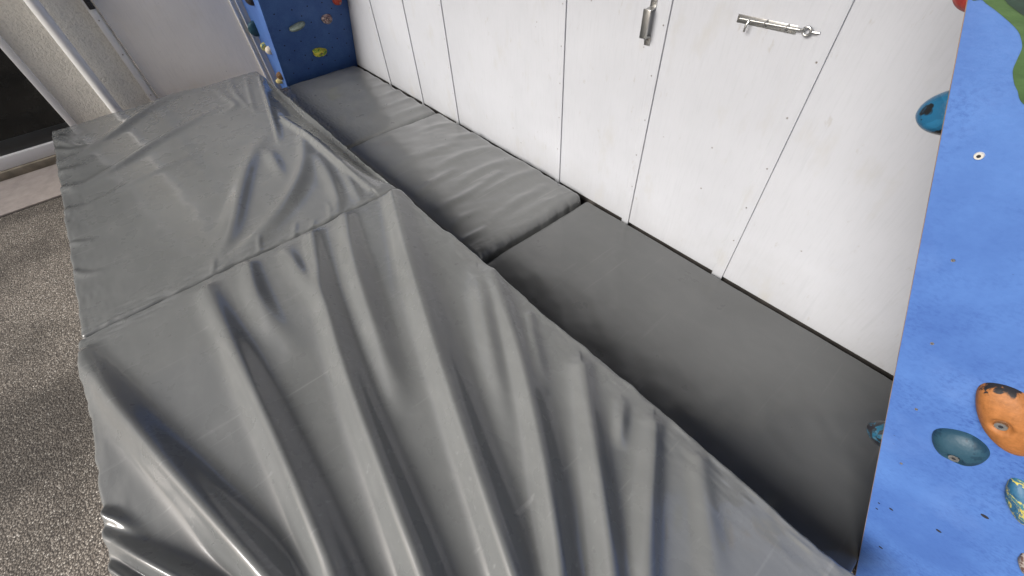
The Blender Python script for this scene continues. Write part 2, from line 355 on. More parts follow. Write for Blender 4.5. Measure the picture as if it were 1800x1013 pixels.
# ------------------------------------------------------------------ setting: ground, slab
GZ = -0.04
bm = bmesh.new()
bmesh.ops.create_grid(bm, x_segments=2, y_segments=2, size=30)
for v in bm.verts: v.co.z = GZ
g = bmobj('ground', bm, M['asphalt']); tag(g, 'grey brown exposed aggregate yard surface', 'ground', kind='structure')
bm = bmesh.new(); add_box(bm, (3.163, .60, GZ + .001), (3.70, 6.0, GZ + .012), .003)
g = bmobj('paving_slab', bm, M['slab']); tag(g, 'smooth pinkish concrete strip under the glass door', 'path', kind='structure')

# ------------------------------------------------------------------ back wall (stucco) with sliding door
BX = 3.64
t = empty('stucco_wall', (BX, 2.2, GZ), 'cream rough rendered house wall beside the dark glass door', 'wall')
box('wall', (BX, 1.30, GZ), (BX + .25, 1.753, 2.3), M['stucco'], t)
box('wall', (BX, 1.753, 2.15), (BX + .25, 3.6, 2.3), M['stucco'], t)
box('wall', (BX, 3.6, GZ), (BX + .25, 6.5, 2.3), M['stucco'], t)

t = empty('sliding_door', (BX, 2.6, GZ), 'white framed sliding glass door with dark pane, on a stone sill', 'door')
bm = bmesh.new()
add_box(bm, (BX - .012, 1.7535, .015), (BX + .06, 1.792, 2.149), .004)
add_box(bm, (BX - .012, 1.7925, .015), (BX + .06, 3.56, .082), .004)
add_box(bm, (BX - .012, 1.7925, 2.10), (BX + .06, 3.56, 2.149), .004)
add_box(bm, (BX - .012, 3.5605, .015), (BX + .06, 3.599, 2.149), .004)
bmobj('frame', bm, M['upvc'], t, True)
box('sash', (BX + .012, 1.7925, .0825), (BX + .05, 3.56, .155), M['sash'], t, .003)
box('pane', (BX + .020, 1.7925, .1552), (BX + .035, 3.56, 2.0995), M['glass'], t)
box('sill', (BX - .035, 1.76, GZ + .0122), (BX + .1, 3.62, .0145), M['sill_stone'], t, .003)

# downpipe
bm = bmesh.new()
add_cyl(bm, (BX - .046, 1.5325, GZ + .013), (BX - .046, 1.5325, 2.5), .0290, n=40)
p = bmobj('downpipe', bm, M['white_pvc'], None, True)
tag(p, 'white plastic rain pipe running down the cream rendered wall', 'pipe')

# cream shed panel between house wall and climbing wall
t = empty('shed_panel', (BX, .95, GZ), 'large off white board panel behind the thick mat, framed by a white strip', 'wall panel')
box('board', (BX - .004, .0, GZ + .013), (BX + .03, 1.292, 2.3), M['cream_panel'], t)
box('frame', (BX - .022, 1.306, GZ + .013), (BX - .001, 1.340, 2.3), M['white_trim'], t, .002)
box('corner_strip', (BX - .016, .614, GZ + .013), (BX - .0045, .625, 2.3), M['white_trim'], t, .002)
box('corner_strip', (BX - .016, .582, GZ + .013), (BX - .0045, .592, 2.3), M['white_trim'], t, .002)
bm = bmesh.new(); add_box(bm, (BX - .040, 1.300, .655), (BX - .0225, 1.330, .745), .004)
add_box(bm, (BX - .048, 1.306, .665), (BX - .040, 1.318, .690), .002)
bmobj('latch', bm, M['black'], t, True)
for z in (.18, .42, .60):
    bm = bmesh.new(); add_cyl(bm, (BX - .022, 1.322, z), (BX - .0243, 1.322, z), .0035, n=12)
    bmobj('screw', bm, M['dark_screw'], t)

# ------------------------------------------------------------------ white board wall with battens
t = empty('board_wall', (1.3, 0, GZ), 'white painted board wall with thin battens along the row of thin mats', 'wall')
edges = [-.9, .3405, .7835, 1.2045, 1.62, 2.0465, 2.4445, 2.8735, 3.66]
for k in range(len(edges) - 1):
    if k == 4: continue
    a = edges[k]; b = edges[k + 1] if k != 3 else edges[5]
    box('board', (a, -.018, .052), (b - .0002, 0, 2.3), M['white_wall'], t, .0004)
box('sill', (-.9, -.075, GZ), (3.66, -.019, .20), M['timber'], t)
batt = [(.340, .040, .047), (.783, .034, .047), (1.204, .030, .06), (2.046, .030, .05), (2.444, .018, .05), (2.873, .026, .05)]
for x, w, z0 in batt:
    box('batten', (x, .0002, z0 - .012), (x + w, .0066, 2.3), M['white_wall'], t, .0016)
    for z in (.225, .367, .511, .655, .794):
        if w < .02: continue
        cx = x + w * .5
        bm = bmesh.new()
        q = z + .006 * math.sin(x * 40 + z * 9); cx += .004 * math.sin(x * 71 + z * 23)
        add_cyl(bm, (cx, .0066, q), (cx, .0072, q), .0024, n=14)
        bmobj('screw', bm, M['dark_screw'], t)
# pull handle: two screw feet and a folded steel grip
bm = bmesh.new()
for z0, z1 in ((.836, .868), (.732, .757)):
    add_box(bm, (.835, .0003, z0), (.857, .0028, z1), .001)
for z0, z1 in ((.838, .833), (.755, .760)):
    add_prism(bm, [(.836, .0028, z0), (.836, .030, z1), (.836, .027, (z1 + (.003 if z1 < .8 else -.003))), (.836, .0028, z0 + (.006 if z0 < .8 else -.006))], (.020, 0, 0))
add_box(bm, (.833, .026, .757), (.859, .0305, .836), .0022)
h = bmobj('pull_handle', bm, M['steel'], t, True)
for z in (.846, .860, .739, .749):
    bm = bmesh.new(); add_cyl(bm, (.846, .0028, z), (.846, .0042, z), .0028, n=12)
    bmobj('screw', bm, M['dark_screw'], h)
# slide bolt with ring
bm = bmesh.new()
add_box(bm, (.430, .0003, .8435), (.583, .0018, .8625), .0007)
bpl = bmobj('slide_bolt', bm, M['steel'], t, True)
bm = bmesh.new()
add_tube(bm, [(.572, .010, .8555), (.50, .010, .8565), (.42, .010, .8580)], .0036, 12)
bmobj('rod', bm, M['steel'], bpl, True)
bm = bmesh.new()
add_tube(bm, [(.545, .010, .8560), (.545, .017, .8550), (.546, .020, .849), (.547, .020, .840), (.547, .020, .832)], .0028, 10)
bmobj('knob', bm, M['steel'], bpl, True)
bm = bmesh.new()
pts = [(.420, .010, .858), (.414, .011, .860)] + [(.404 + .0088 * math.cos(a), .011, .8585 + .0088 * math.sin(a)) for a in [rad(10 + 20 * i) for i in range(18)]]
add_tube(bm, pts, .0029, 10)
add_tube(bm, [(.392, .010, .8585), (.383, .0105, .8590), (.376, .0096, .8595)], .003, 8)
bmobj('ring', bm, M['steel'], bpl, True)
bm = bmesh.new()
for x in (.452, .505):
    add_tube(bm, [(x, .0018, .848), (x, .011, .850), (x, .0148, .856), (x, .011, .8605), (x, .0018, .862)], .0018, 8)
bmobj('guide', bm, M['steel'], bpl, True)
for x, z in ((.577, .853), (.442, .8475), (.468, .8475), (.525, .8475)):
    bm = bmesh.new(); add_cyl(bm, (x, .0018, z), (x, .0030, z), .0022, n=12)
    bmobj('screw', bm, M['dark_screw'], bpl)

# ------------------------------------------------------------------ cushions
def folds_height(X, Y, folds):
    Z = np.zeros_like(X)
    for f in folds:
        f = np.array(f)
        if f[-1, 4] > .008:            # run on towards the open end of the cover and die away
            d = f[-1, :2] - f[-3, :2]; d = d / np.hypot(*d)
            ex = [np.concatenate([f[-1, :2] + d * q, f[-1, 2:4] * (1 + q * .5), [f[-1, 4] * k]]) for q, k in ((.12, .85), (.25, .5), (.40, .15), (.52, 0))]
            f = np.vstack([f, ex])
        # resample to a smooth curve (Catmull-Rom)
        P = f
        if len(P) > 2:
            out = []
            for i in range(len(P) - 1):
                p0 = P[max(i - 1, 0)]; p1 = P[i]; p2 = P[i + 1]; p3 = P[min(i + 2, len(P) - 1)]
                for u in np.linspace(0, 1, 6, endpoint=False):
                    out.append(.5 * ((2 * p1) + (-p0 + p2) * u + (2 * p0 - 5 * p1 + 4 * p2 - p3) * u * u + (-p0 + 3 * p1 - 3 * p2 + p3) * u ** 3))
            out.append(P[-1]); P = np.array(out)
        m = max(P[:, 2].max(), P[:, 3].max()) * 4.5
        sel = (X > P[:, 0].min() - m) & (X < P[:, 0].max() + m) & (Y > P[:, 1].min() - m) & (Y < P[:, 1].max() + m)
        x = X[sel]; y = Y[sel]
        bd = np.full(x.shape, 1e9); s = np.zeros_like(x); wl = np.ones_like(x); wr = np.ones_like(x); am = np.zeros_like(x)
        for i in range(len(P) - 1):
            a = P[i]; b = P[i + 1]; d = b[:2] - a[:2]; L = np.hypot(*d)
            if L < 1e-6: continue
            d = d / L
            t = np.clip(((x - a[0]) * d[0] + (y - a[1]) * d[1]) / L, 0, 1)
            qx = x - a[0] - t * d[0] * L; qy = y - a[1] - t * d[1] * L
            dist = np.hypot(qx, qy)
            sg = np.sign(-d[1] * qx + d[0] * qy)
            k = dist < bd
            bd[k] = dist[k]; s[k] = (sg * dist)[k]
            wl[k] = (a[2] + t * (b[2] - a[2]))[k]; wr[k] = (a[3] + t * (b[3] - a[3]))[k]; am[k] = (a[4] + t * (b[4] - a[4]))[k]
        w = np.where(s < 0, wl * FOLD_L, wr * FOLD_R)
        r = np.abs(s) / w
        # rounded crest, straight flanks, soft foot
        h = np.exp(-r ** 2)
        Z[sel] += np.maximum(am, 0) * FOLD_A * h
    return Z

def noise2(X, Y, f, seed):
    """smooth value noise in [-1, 1], two octaves"""
    rs = np.random.RandomState(seed); T = rs.uniform(-1, 1, (256, 256))
    out = 0
    for k, a in ((1.0, .7), (2.1, .3)):
        x = X * f * k + 57.3; y = Y * f * k + 81.7
        i = np.floor(x).astype(int); j = np.floor(y).astype(int)
        u = x - i; v = y - j
        u = u * u * u * (u * (u * 6 - 15) + 10); v = v * v * v * (v * (v * 6 - 15) + 10)
        g = lambda p, q: T[p % 256, q % 256]
        out = out + a * ((g(i, j) * (1 - u) + g(i + 1, j) * u) * (1 - v) + (g(i, j + 1) * (1 - u) + g(i + 1, j + 1) * u) * v)
    return out

def wobble(v, seed, amp, f0):
    return amp * (1.3 * noise2(v, np.zeros_like(v) + seed * 3.7, f0 * .5, seed) + .7 * noise2(v, np.zeros_like(v) + seed * 1.3, f0 * 1.6, seed + 100))

def axis(a, b, r, n):
    e = [a + r * (1 - math.cos(t)) for t in np.linspace(0, math.pi / 2, 9)]
    e2 = [b - (x - a) for x in e][::-1]
    return np.array(e + list(np.linspace(a + r, b - r, n)[1:-1]) + e2)

def cushion(name, x0, x1, y0, y1, zb, zt, r, n, hfun, mat, parent=None, edge=(.004, .004, .003, .003), seed=1, ef=14, bulge=.008):
    xs = axis(x0, x1, r, n[0]); ys = axis(y0, y1, r, n[1])
    X, Y = np.meshgrid(xs, ys, indexing='ij')
    dx = np.minimum(X - x0, x1 - X); dy = np.minimum(Y - y0, y1 - Y)
    a = np.clip(1 - dx / r, 0, 1); b = np.clip(1 - dy / r, 0, 1)
    q = np.hypot(a, b); k = q > 1
    sx = np.where(X < (x0 + x1) / 2, -1, 1); sy = np.where(Y < (y0 + y1) / 2, -1, 1)
    a2 = np.where(k, a / np.maximum(q, 1e-9), a); b2 = np.where(k, b / np.maximum(q, 1e-9), b)
    X = X + np.where(k, -sx * (a - a2) * r, 0); Y = Y + np.where(k, -sy * (b - b2) * r, 0)
    q = np.minimum(q, 1)
    Z = zt - r * (1 - np.sqrt(np.maximum(0, 1 - q * q)))
    Z = Z + hfun(X, Y, dx, dy) * np.clip(1 - q ** 3, 0, 1)
    # wavy outline, dying away inwards
    fy = np.exp(-(np.minimum(Y - y0, y1 - Y) / .03) ** 2); fx = np.exp(-(np.minimum(X - x0, x1 - X) / .03) ** 2)
    Y = Y + fy * np.where(sy < 0, wobble(X, seed, edge[0], ef), wobble(X, seed + 1, edge[1], ef))
    X = X + fx * np.where(sx < 0, wobble(Y, seed + 2, edge[2], ef), wobble(Y, seed + 3, edge[3], ef))
    nx, ny = X.shape
    V = [np.stack([X, Y, Z], -1).reshape(-1, 3)]
    idx = np.arange(nx * ny).reshape(nx, ny)
    F = np.stack([idx[:-1, :-1], idx[1:, :-1], idx[1:, 1:], idx[:-1, 1:]], -1).reshape(-1, 4)
    loop = np.concatenate([idx[:-1, 0], idx[-1, :-1], idx[1:, -1][::-1], idx[0, 1:][::-1]])
    base = V[0][loop]
    cx = (x0 + x1) / 2; cy = (y0 + y1) / 2
    nrm = np.stack([np.where(np.abs(base[:, 0] - x0) < .02, -1, np.where(np.abs(base[:, 0] - x1) < .02, 1, 0)),
                    np.where(np.abs(base[:, 1] - y0) < .02, -1, np.where(np.abs(base[:, 1] - y1) < .02, 1, 0))], -1).astype(float)
    prev = loop; faces = [F]; off = nx * ny
    lv = np.arange(len(loop)) * .02
    for tt in (.12, .3, .5, .7, .88, 1.0):
        z = base[:, 2] + (zb - base[:, 2]) * tt
        o = bulge * math.sin(math.pi * tt) + (wobble(lv * 1.3 + tt * 2, seed + 9, bulge * .35, 6) * math.sin(math.pi * tt))
        ring = base.copy(); ring[:, 0] += nrm[:, 0] * o; ring[:, 1] += nrm[:, 1] * o; ring[:, 2] = z
        cur = off + np.arange(len(loop)); off += len(loop)
        V.append(ring)
        faces.append(np.stack([prev, cur, np.roll(cur, -1), np.roll(prev, -1)], -1))
        prev = cur
    Vt = np.concatenate(V); Ft = np.concatenate(faces)
    me = bpy.data.meshes.new(name)
    me.vertices.add(len(Vt)); me.vertices.foreach_set('co', Vt.astype(np.float32).ravel())
    me.loops.add(Ft.size); me.loops.foreach_set('vertex_index', Ft.astype(np.int32).ravel())
    me.polygons.add(len(Ft)); me.polygons.foreach_set('loop_start', np.arange(0, Ft.size, 4, dtype=np.int32))
    me.polygons.foreach_set('loop_total', np.full(len(Ft), 4, dtype=np.int32))
    me.update(calc_edges=True); me.validate()
    bm = bmesh.new(); bm.from_mesh(me)
    bm.verts.ensure_lookup_table()
    bm.faces.new([bm.verts[i] for i in prev])
    bmesh.ops.recalc_face_normals(bm, faces=bm.faces)
    bm.to_mesh(me); bm.free()
    return link(name, me, mat, parent, True)

FOLD_L, FOLD_R, FOLD_A = 0.88, 0.90, 1.75
def near_h(X, Y, dx, dy):
    h = folds_height(X, Y, NEAR_FOLDS)
    # shallow swell of the foam and small pleats pulled from the hinge seam
    h += .006 * np.sin(np.clip(dx, 0, .5) / .5 * math.pi / 2)
    s = 1.478 - X
    h += np.exp(-s / .035) * .0035 * noise2(s * 3, Y, 26, 31)
    e = Y - .70
    h += np.exp(-e / .04) * .0045 * noise2(X, e * 3, 20, 33)
    e2 = 1.845 - Y
    h += np.exp(-e2 / .04) * .0025 * noise2(X, e2 * 3, 14, 37)
    h += .0012 * noise2(X, Y, 5, 39)
    return h

def far_h(X, Y, dx, dy):
    h = .85 * folds_height(X, Y, FAR_FOLDS)
    yc = np.interp(X, [1.48, 1.56, 1.88, 2.14, 2.5, 2.9, 3.36], [.71, .775, .795, .803, .828, .80, .735])
    d = np.clip((yc - Y) / .13, 0, 1.2)
    h -= .058 * d * d * (3 - 2 * np.clip(d, 0, 1)) * np.interp(X, [1.5, 1.7, 3.1, 3.36], [.2, 1, 1, .3])
    h += np.exp(-(X - 1.492) / .035) * .003 * noise2(X * 3, Y, 26, 41)
    h += np.exp(-(1.845 - Y) / .06) * .0030 * noise2(X, Y * 3, 13, 43)
    h += np.exp(-(Y - .70) / .06) * .0025 * noise2(X, Y * 3, 14, 47)
    h += .0022 * noise2(X, Y, 5.0, 51) + .0007 * noise2(X * 1.2, Y * .7, 14, 53)
    return h

t = empty('thick_crash_mat', (1.5, 1.28, GZ), 'big thick grey crash mat folded in two sections, wrinkled glossy cover', 'mat')
cushion('near_section', -.36, 1.4785, .700, 1.846, GZ, .221, .012, (620, 400), near_h, M['vinyl_thick'], t, (.005, .005, .003, .002), 5, 15)
cushion('far_section', 1.4805, 3.365, .700, 1.838, GZ, .220, .012, (520, 360), far_h, M['vinyl_thick'], t, (.004, .004, .002, .010), 15, 15)
bm = bmesh.new(); add_box(bm, (1.4600, .712, GZ + .01), (1.5000, 1.83, .205))
bmobj('hinge_strip', bm, M['vinyl_thick'], t)

def mid_h(X, Y, dx, dy):
    h = 1.15 * folds_height(X, Y, MID_CREASES)
    h += .016 * np.sin(np.clip(dx, 0, .35) / .35 * math.pi / 2) * np.sin(np.clip(dy, 0, .25) / .25 * math.pi / 2)
    h += .0030 * noise2((X * .35 + Y * .75) * .6, X * .9 - Y * .45, 15, 61) * np.clip((.62 - Y) / .3, .2, 1)
    h += np.exp(-(X - 1.025) / .05) * .004 * noise2(X * 3, Y, 30, 63)
    return h
def end_h(X, Y, dx, dy):
    h = 1.5 * folds_height(X, Y, END_CREASES)
    h += .016 * np.sin(np.clip(dx, 0, .35) / .35 * math.pi / 2) * np.sin(np.clip(dy, 0, .22) / .22 * math.pi / 2)
    h += np.exp(-(.645 - Y) / .06) * .007 * noise2(X, Y * 3, 42, 65)
    h += .0020 * noise2(X * .5 + Y * .8, X * .9 - Y * .3, 12, 66)
    return h
def flat_h(X, Y, dx, dy):
    h = .012 * np.sin(np.clip(dy, 0, .22) / .22 * math.pi / 2) * np.sin(np.clip(dx, 0, .2) / .2 * math.pi / 2) + .0012 * noise2(X, Y, 16, 68)
    h += .0065 * np.exp(-((Y - .46) / .14) ** 2) * noise2(X + .5 * Y, Y, 8, 67)
    return h
G = 'row of thin grey mats along the white wall'
m1 = cushion('thin_mat', 2.243, 3.385, .022, .650, GZ, .074, .034, (300, 160), end_h, M['vinyl_mid'], None, (.003, .004, .004, .003), 25, 20, .006)
tag(m1, 'thin grey mat at the far end, touching the small blue climbing wall', 'mat', G)
m2 = cushion('thin_mat', 1.028, 2.229, .024, .650, GZ, .086, .038, (300, 160), mid_h, M['vinyl_mid'], None, (.004, .004, .005, .004), 27, 20, .006)
tag(m2, 'middle thin grey mat, creased and puffy, between two other thin mats', 'mat', G)
m3 = cushion('thin_mat', -.352, 1.010, .015, .650, GZ, .058, .018, (260, 120), flat_h, M['vinyl_flat'], None, (.0022, .003, .002, .002), 29, 8, .003)
tag(m3, 'smooth flat thin grey mat running behind the near blue climbing wall', 'mat', G)

# ------------------------------------------------------------------ climbing walls
def slant_wall(name, label, base_x, slope, xback, y1, ztop, sgn):
    """plywood overhang: front leaning outwards with height, triangular cheek facing the yard"""
    t = empty(name, (base_x, y1 / 2, GZ), label, 'climbing wall')
    z0 = GZ + .001
    fx = lambda z: base_x + slope * z
    # front board 18 mm thick
    bm = bmesh.new()
    nrm = Vector((sgn, 0, -slope * sgn)).normalized() * .018
    add_prism(bm, [(fx(z0), .001, z0), (fx(ztop), .001, ztop), (fx(ztop) - nrm.x, .001, ztop - nrm.z), (fx(z0) - nrm.x, .001, z0 - nrm.z + 0.0)], (0, y1 - .001 - .0185, 0))
    f = bmobj('front_board', bm, M['blue'], t)
    bm = bmesh.new()
    add_prism(bm, [(fx(z0), y1 - .018, z0), (fx(ztop), y1 - .018, ztop), (xback, y1 - .018, ztop), (xback, y1 - .018, z0)], (0, .018, 0))
    s = bmobj('side_board', bm, M['blue'], t)
    bm = bmesh.new()
    e = .0012 * sgn
    add_prism(bm, [(fx(z0) + e, y1 - .0168, z0), (fx(ztop) + e, y1 - .0168, ztop), (fx(ztop) - .0005 * sgn, y1 - .0168, ztop), (fx(z0) - .0005 * sgn, y1 - .0168, z0)], (0, .0155, 0))
    bmobj('board_edge', bm, M['ply_edge'] if sgn > 0 else M['blue'], t)
    return t, fx

far_t, far_fx = slant_wall('climbing_wall', 'small blue climbing wall leaning out over the far end of the thin mats', 3.4385, -.415, 3.634, .551, 2.25, -1)
near_t, near_fx = slant_wall('climbing_wall', 'large blue climbing wall close by, showing its scuffed side board', -.3735, .4255, -.95, .575, 2.25, 1)

# bolt holes of the far front board, staggered grid
fn = Vector((-1, 0, -.415)).normalized()
hole_me = None
for z, ys in ((.522, (.075, .176, .275, .375, .487)), (.425, (.062, .274, .483)), (.328, (.058, .171, .273, .372, .483)),
              (.231, (.057, .168, .369, .482)), (.134, (.054, .167, .266, .370, .480)), (.62, (.06, .17, .27, .37, .48)), (.475, (.120, .325)), (.28, (.12, .43)), (.185, (.22, .33))):
    for y in ys:
        if hole_me is None:
            bm = bmesh.new(); add_cyl(bm, (0, 0, 0), fn * .0008, .0042, n=14)
            o = bmobj('bolt_hole', bm, M['hole'], far_t); hole_me = o.data
            o.parent = far_t; o.matrix_parent_inverse = mathutils.Matrix()
        else:
            o = bpy.data.objects.new('bolt_hole', hole_me); C.objects.link(o); o.parent = far_t
        o.location = Vector((far_fx(z), y, z)) - far_t.location

# screws and old screw holes of the near side board
YN = .575
for x, z, r in ((-.064, .814, .0023), (-.119, .683, .0023), (-.174, .554, .0022), (-.228, .421, .0022)):
    bm = bmesh.new(); add_cyl(bm, (x, YN + .0001, z), (x, YN + .0012, z), r, r * .8, 16)
    o = bmobj('screw', bm, M['dark_screw'], near_t, True)
    bm = bmesh.new(); add_cyl(bm, (x, YN + .0012, z), (x, YN + .0014, z), r * .35, n=6)
    bmobj('screw_slot', bm, M['hole'], o)
for x, z, r in ((-.285, .290, .0026), (-.343, .323, .0032), (-.343, .428, .0040), (-.340, .156, .003), (-.275, .262, .0018), (-.268, .282, .0016)):
    bm = bmesh.new(); add_cyl(bm, (x, YN + .0001, z), (x, YN + .0006, z), r, n=10)
    for v in bm.verts: v.co.x = x + (v.co.x - x) * 1.3; v.co.z = z + (v.co.z - z) * .8
    bmobj('screw_hole', bm, M['hole'], near_t)
# insert with pale washer
bm = bmesh.new(); add_cyl(bm, (-.010, YN + .0001, .942), (-.010, YN + .0018, .942), .0046, .0040, 24)
o = bmobj('insert', bm, mat_plain('nickel_insert', (.62, .60, .55), .35, .4), near_t, True)
bm = bmesh.new(); add_cyl(bm, (-.010, YN + .0018, .942), (-.010, YN + .0022, .942), .0019, n=14)
bmobj('insert_hole', bm, M['hole'], o)

# painted leaf-like motif at the top of the near side board
def spline(pts, n=8, closed=True):
    P = [Vector(p) for p in pts]; out = []; N = len(P)
    for i in range(N):
        p0, p1, p2, p3 = P[(i - 1) % N], P[i], P[(i + 1) % N], P[(i + 2) % N]
        for k in range(n):
            u = k / n
            out.append(.5 * ((2 * p1) + (p2 - p0) * u + (2 * p0 - 5 * p1 + 4 * p2 - p3) * u * u + (3 * p1 - p0 - 3 * p2 + p3) * u ** 3))
    return out
def painted(name, pts, y, mat):
    bm = bmesh.new()
    bm.faces.new([bm.verts.new((p.x, y, p.y)) for p in spline(pts)])
    r = bmesh.ops.extrude_face_region(bm, geom=bm.faces[:])
    for v in r['geom']:
        if isinstance(v, bmesh.types.BMVert): v.co.y += .0005
    bmesh.ops.triangulate(bm, faces=bm.faces)
    return bmobj(name, bm, mat, near_t)
def mat_brush(name, a, b):
    m = MT(name)
    f = m.noise(30, 5, .65, m.map((1, 1, 3.5), (0, .6, 0)))
    return m.done(m.ramp(f, [(.35, a), (.65, b)]), .5, m.bump(f, .3, .001))
outer = [(.0816, 1.0875), (.0735, 1.079), (.0590, 1.0725), (.0443, 1.0655), (.0338, 1.0595), (.0268, 1.053), (.0222, 1.0465), (.0195, 1.037), (.0165, 1.0275), (.0095, 1.018), (.0025, 1.0115), (-.012, 1.000), (-.05, .995), (-.09, 1.02), (-.10, 1.10), (-.04, 1.19), (.05, 1.18)]
inner = [(.0660, 1.091), (.0575, 1.0815), (.0455, 1.0755), (.0360, 1.0715), (.0265, 1.067), (.0140, 1.055), (-.004, 1.050), (-.03, 1.045), (-.06, 1.06), (-.07, 1.11), (-.03, 1.16), (.04, 1.15)]
painted('painted_border', outer, YN + .0002, mat_brush('leaf_green_paint', (.024, .062, .014), (.045, .098, .026)))
painted('painted_patch', inner, YN + .0012, mat_brush('dark_green_paint', (.005, .018, .013), (.010, .034, .022)))

# ------------------------------------------------------------------ climbing holds
def hold(name, label, center, normal, up, rx, ry, h, rot, mat, seed, group=None, bolt=None, lumps=.10, power=2.2, skew=(0, 0), dish=0.0, boltr=.0075, outline=None):
    n = Vector(normal).normalized()
    u0 = Vector(up); v = (u0 - n * u0.dot(n)).normalized(); u = v.cross(n)
    a = rad(rot)
    U = u * math.cos(a) + v * math.sin(a); Vv = -u * math.sin(a) + v * math.cos(a)
    c0 = Vector(center)
    t = empty(name, c0, label, 'climbing hold', group)
    rng = random.Random(seed)
    ph = [rng.uniform(0, 6.28) for _ in range(8)]
    bm = bmesh.new()
    NA, NR = 64, 22
    def surf(q, th):
        o = 1 + lumps * (.6 * math.sin(2 * th + ph[0]) * .5 + .5 * math.sin(3 * th + ph[1]) + .28 * math.sin(5 * th + ph[2]))
        if outline: o *= outline(th)
        cx = math.cos(th); sx = math.sin(th)
        px = math.copysign(abs(cx) ** (2 / power), cx) * rx * o; py = math.copysign(abs(sx) ** (2 / power), sx) * ry * o
        hh = h * (max(0, 1 - q ** 2.4)) ** .5
        hh *= 1 + lumps * 1.1 * (math.sin(px * 70 + ph[3]) * .4 + math.sin(py * 85 + ph[4]) * .4) * q * (1 - q) * 2
        sh = 1 - .1 * (1 - q)
        p = c0 + U * (px * q * sh + skew[0] * hh) + Vv * (py * q * sh + skew[1] * hh) + n * hh
        if bolt:
            w = U * 0
            lx = px * q * sh + skew[0] * hh - bolt[0]; ly = py * q * sh + skew[1] * hh - bolt[1]
            d = math.hypot(lx, ly)
            p -= n * (dish if dish else .008) * math.exp(-(d / (boltr * 1.55)) ** 4)
        return p
    top = bm.verts.new(surf(0, 0))
    rings = [[bm.verts.new(surf(((i + 1) / NR) ** .8, 2 * math.pi * k / NA)) for k in range(NA)] for i in range(NR)]
    for k in range(NA):
        bm.faces.new((top, rings[0][k], rings[0][(k + 1) % NA]))
        for i in range(NR - 1):
            bm.faces.new((rings[i][k], rings[i + 1][k], rings[i + 1][(k + 1) % NA], rings[i][(k + 1) % NA]))
    bm.faces.new(rings[-1])
    bmobj('body', bm, mat, t, True, 60)
    if bolt:
        # height of surface at the bolt
        d = math.hypot(bolt[0] / rx, bolt[1] / ry)
        hb = h * max(.05, 1 - d ** 2.4) ** .5 - (dish if dish else .008)
        pc = c0 + U * bolt[0] + Vv * bolt[1] + n * (hb - .001)
        bm = bmesh.new()
        add_cyl(bm, pc, pc + n * .0065, boltr, boltr * .92, 24)
        b = bmobj('bolt', bm, M['steel'], t, True)
        bm = bmesh.new(); add_cyl(bm, pc + n * .0064, pc + n * .0068, boltr * .40, n=6)
        bmobj('socket', bm, M['hole'], b)
    return t

up = (0, 0, 1)
GN = 'climbing holds on the near blue wall'
GF = 'climbing holds on the far blue wall'
Yp = (0, 1, 0)
nN = Vector((1, 0, -.4255)).normalized()     # near front board, facing the far wall
fnv = tuple(fn)

def mat_orange():
    m = MT('orange_black_resin')
    sep = m.n.new('ShaderNodeSeparateXYZ'); m.l.new(m.co, sep.inputs[0])
    w = m.noise(26, 4, .6, None, 1.5)
    hgt = m.math('ADD', m.math('MULTIPLY', sep.outputs[2], .87), m.math('MULTIPLY', sep.outputs[0], .49))
    hgt = m.math('ADD', hgt, m.math('MULTIPLY', m.math('SUBTRACT', w, .5), .055))
    k = m.ramp(m.math('MULTIPLY', m.math('SUBTRACT', hgt, .430), 10.0), [(.50, 0.0), (.53, 1.0)])
    o = m.ramp(m.noise(120, 4, .7), [(.35, (.22, .085, .022)), (.7, (.32, .125, .036))])
    drip = m.ramp(m.noise(34, 2, .5, None, 3.0), [(.80, 0.0), (.82, 1.0)])
    k2 = m.math('MAXIMUM', k, m.math('MULTIPLY', drip, .9))
    c = m.mix(k2, o, (.012, .011, .012))
    return m.done(c, .6, m.bump(m.noise(300, 4), .5, .001), spec=.35)
hold('climbing_hold', 'large orange hold with black upper rim on the near blue wall', (-.2430, YN + .0004, .632), Yp, up, .060, .033, .026, -45, mat_orange(), 3, GN, (-.004, -.005), .05, 2.2, boltr=.0070)
hold('climbing_hold', 'dark teal blue oval hold with a steel bolt, below the orange hold', (-.2435, YN + .0004, .5345), Yp, up, .0310, .0345, .020, 27, mat_marble('teal_resin', [(.010, .035, .058), (.016, .052, .080)], 10, .5, (.5,)), 8, GN, (-.002, -.018), .05, 2.1, (.0, .0), .010, .0068)
hold('climbing_hold', 'blue hold swirled with yellow at the right border of the photo', (-.3440, YN + .0004, .507), Yp, up, .043, .022, .022, -45, mat_marble('blue_yellow_resin', [(.012, .06, .12), (.02, .09, .17), (.42, .36, .07), (.03, .12, .16)], 22, .5, (.42, .53, .58)), 13, GN, None, .10)
hold('climbing_hold', 'small brown and grey hold in the lower right corner of the photo', (-.4250, YN + .0004, .388), Yp, up, .023, .011, .012, -40, mat_marble('brown_grey_resin', [(.10, .06, .05), (.26, .23, .21), (.05, .04, .04)], 40, .6, (.45, .58)), 17, GN, None, .22)

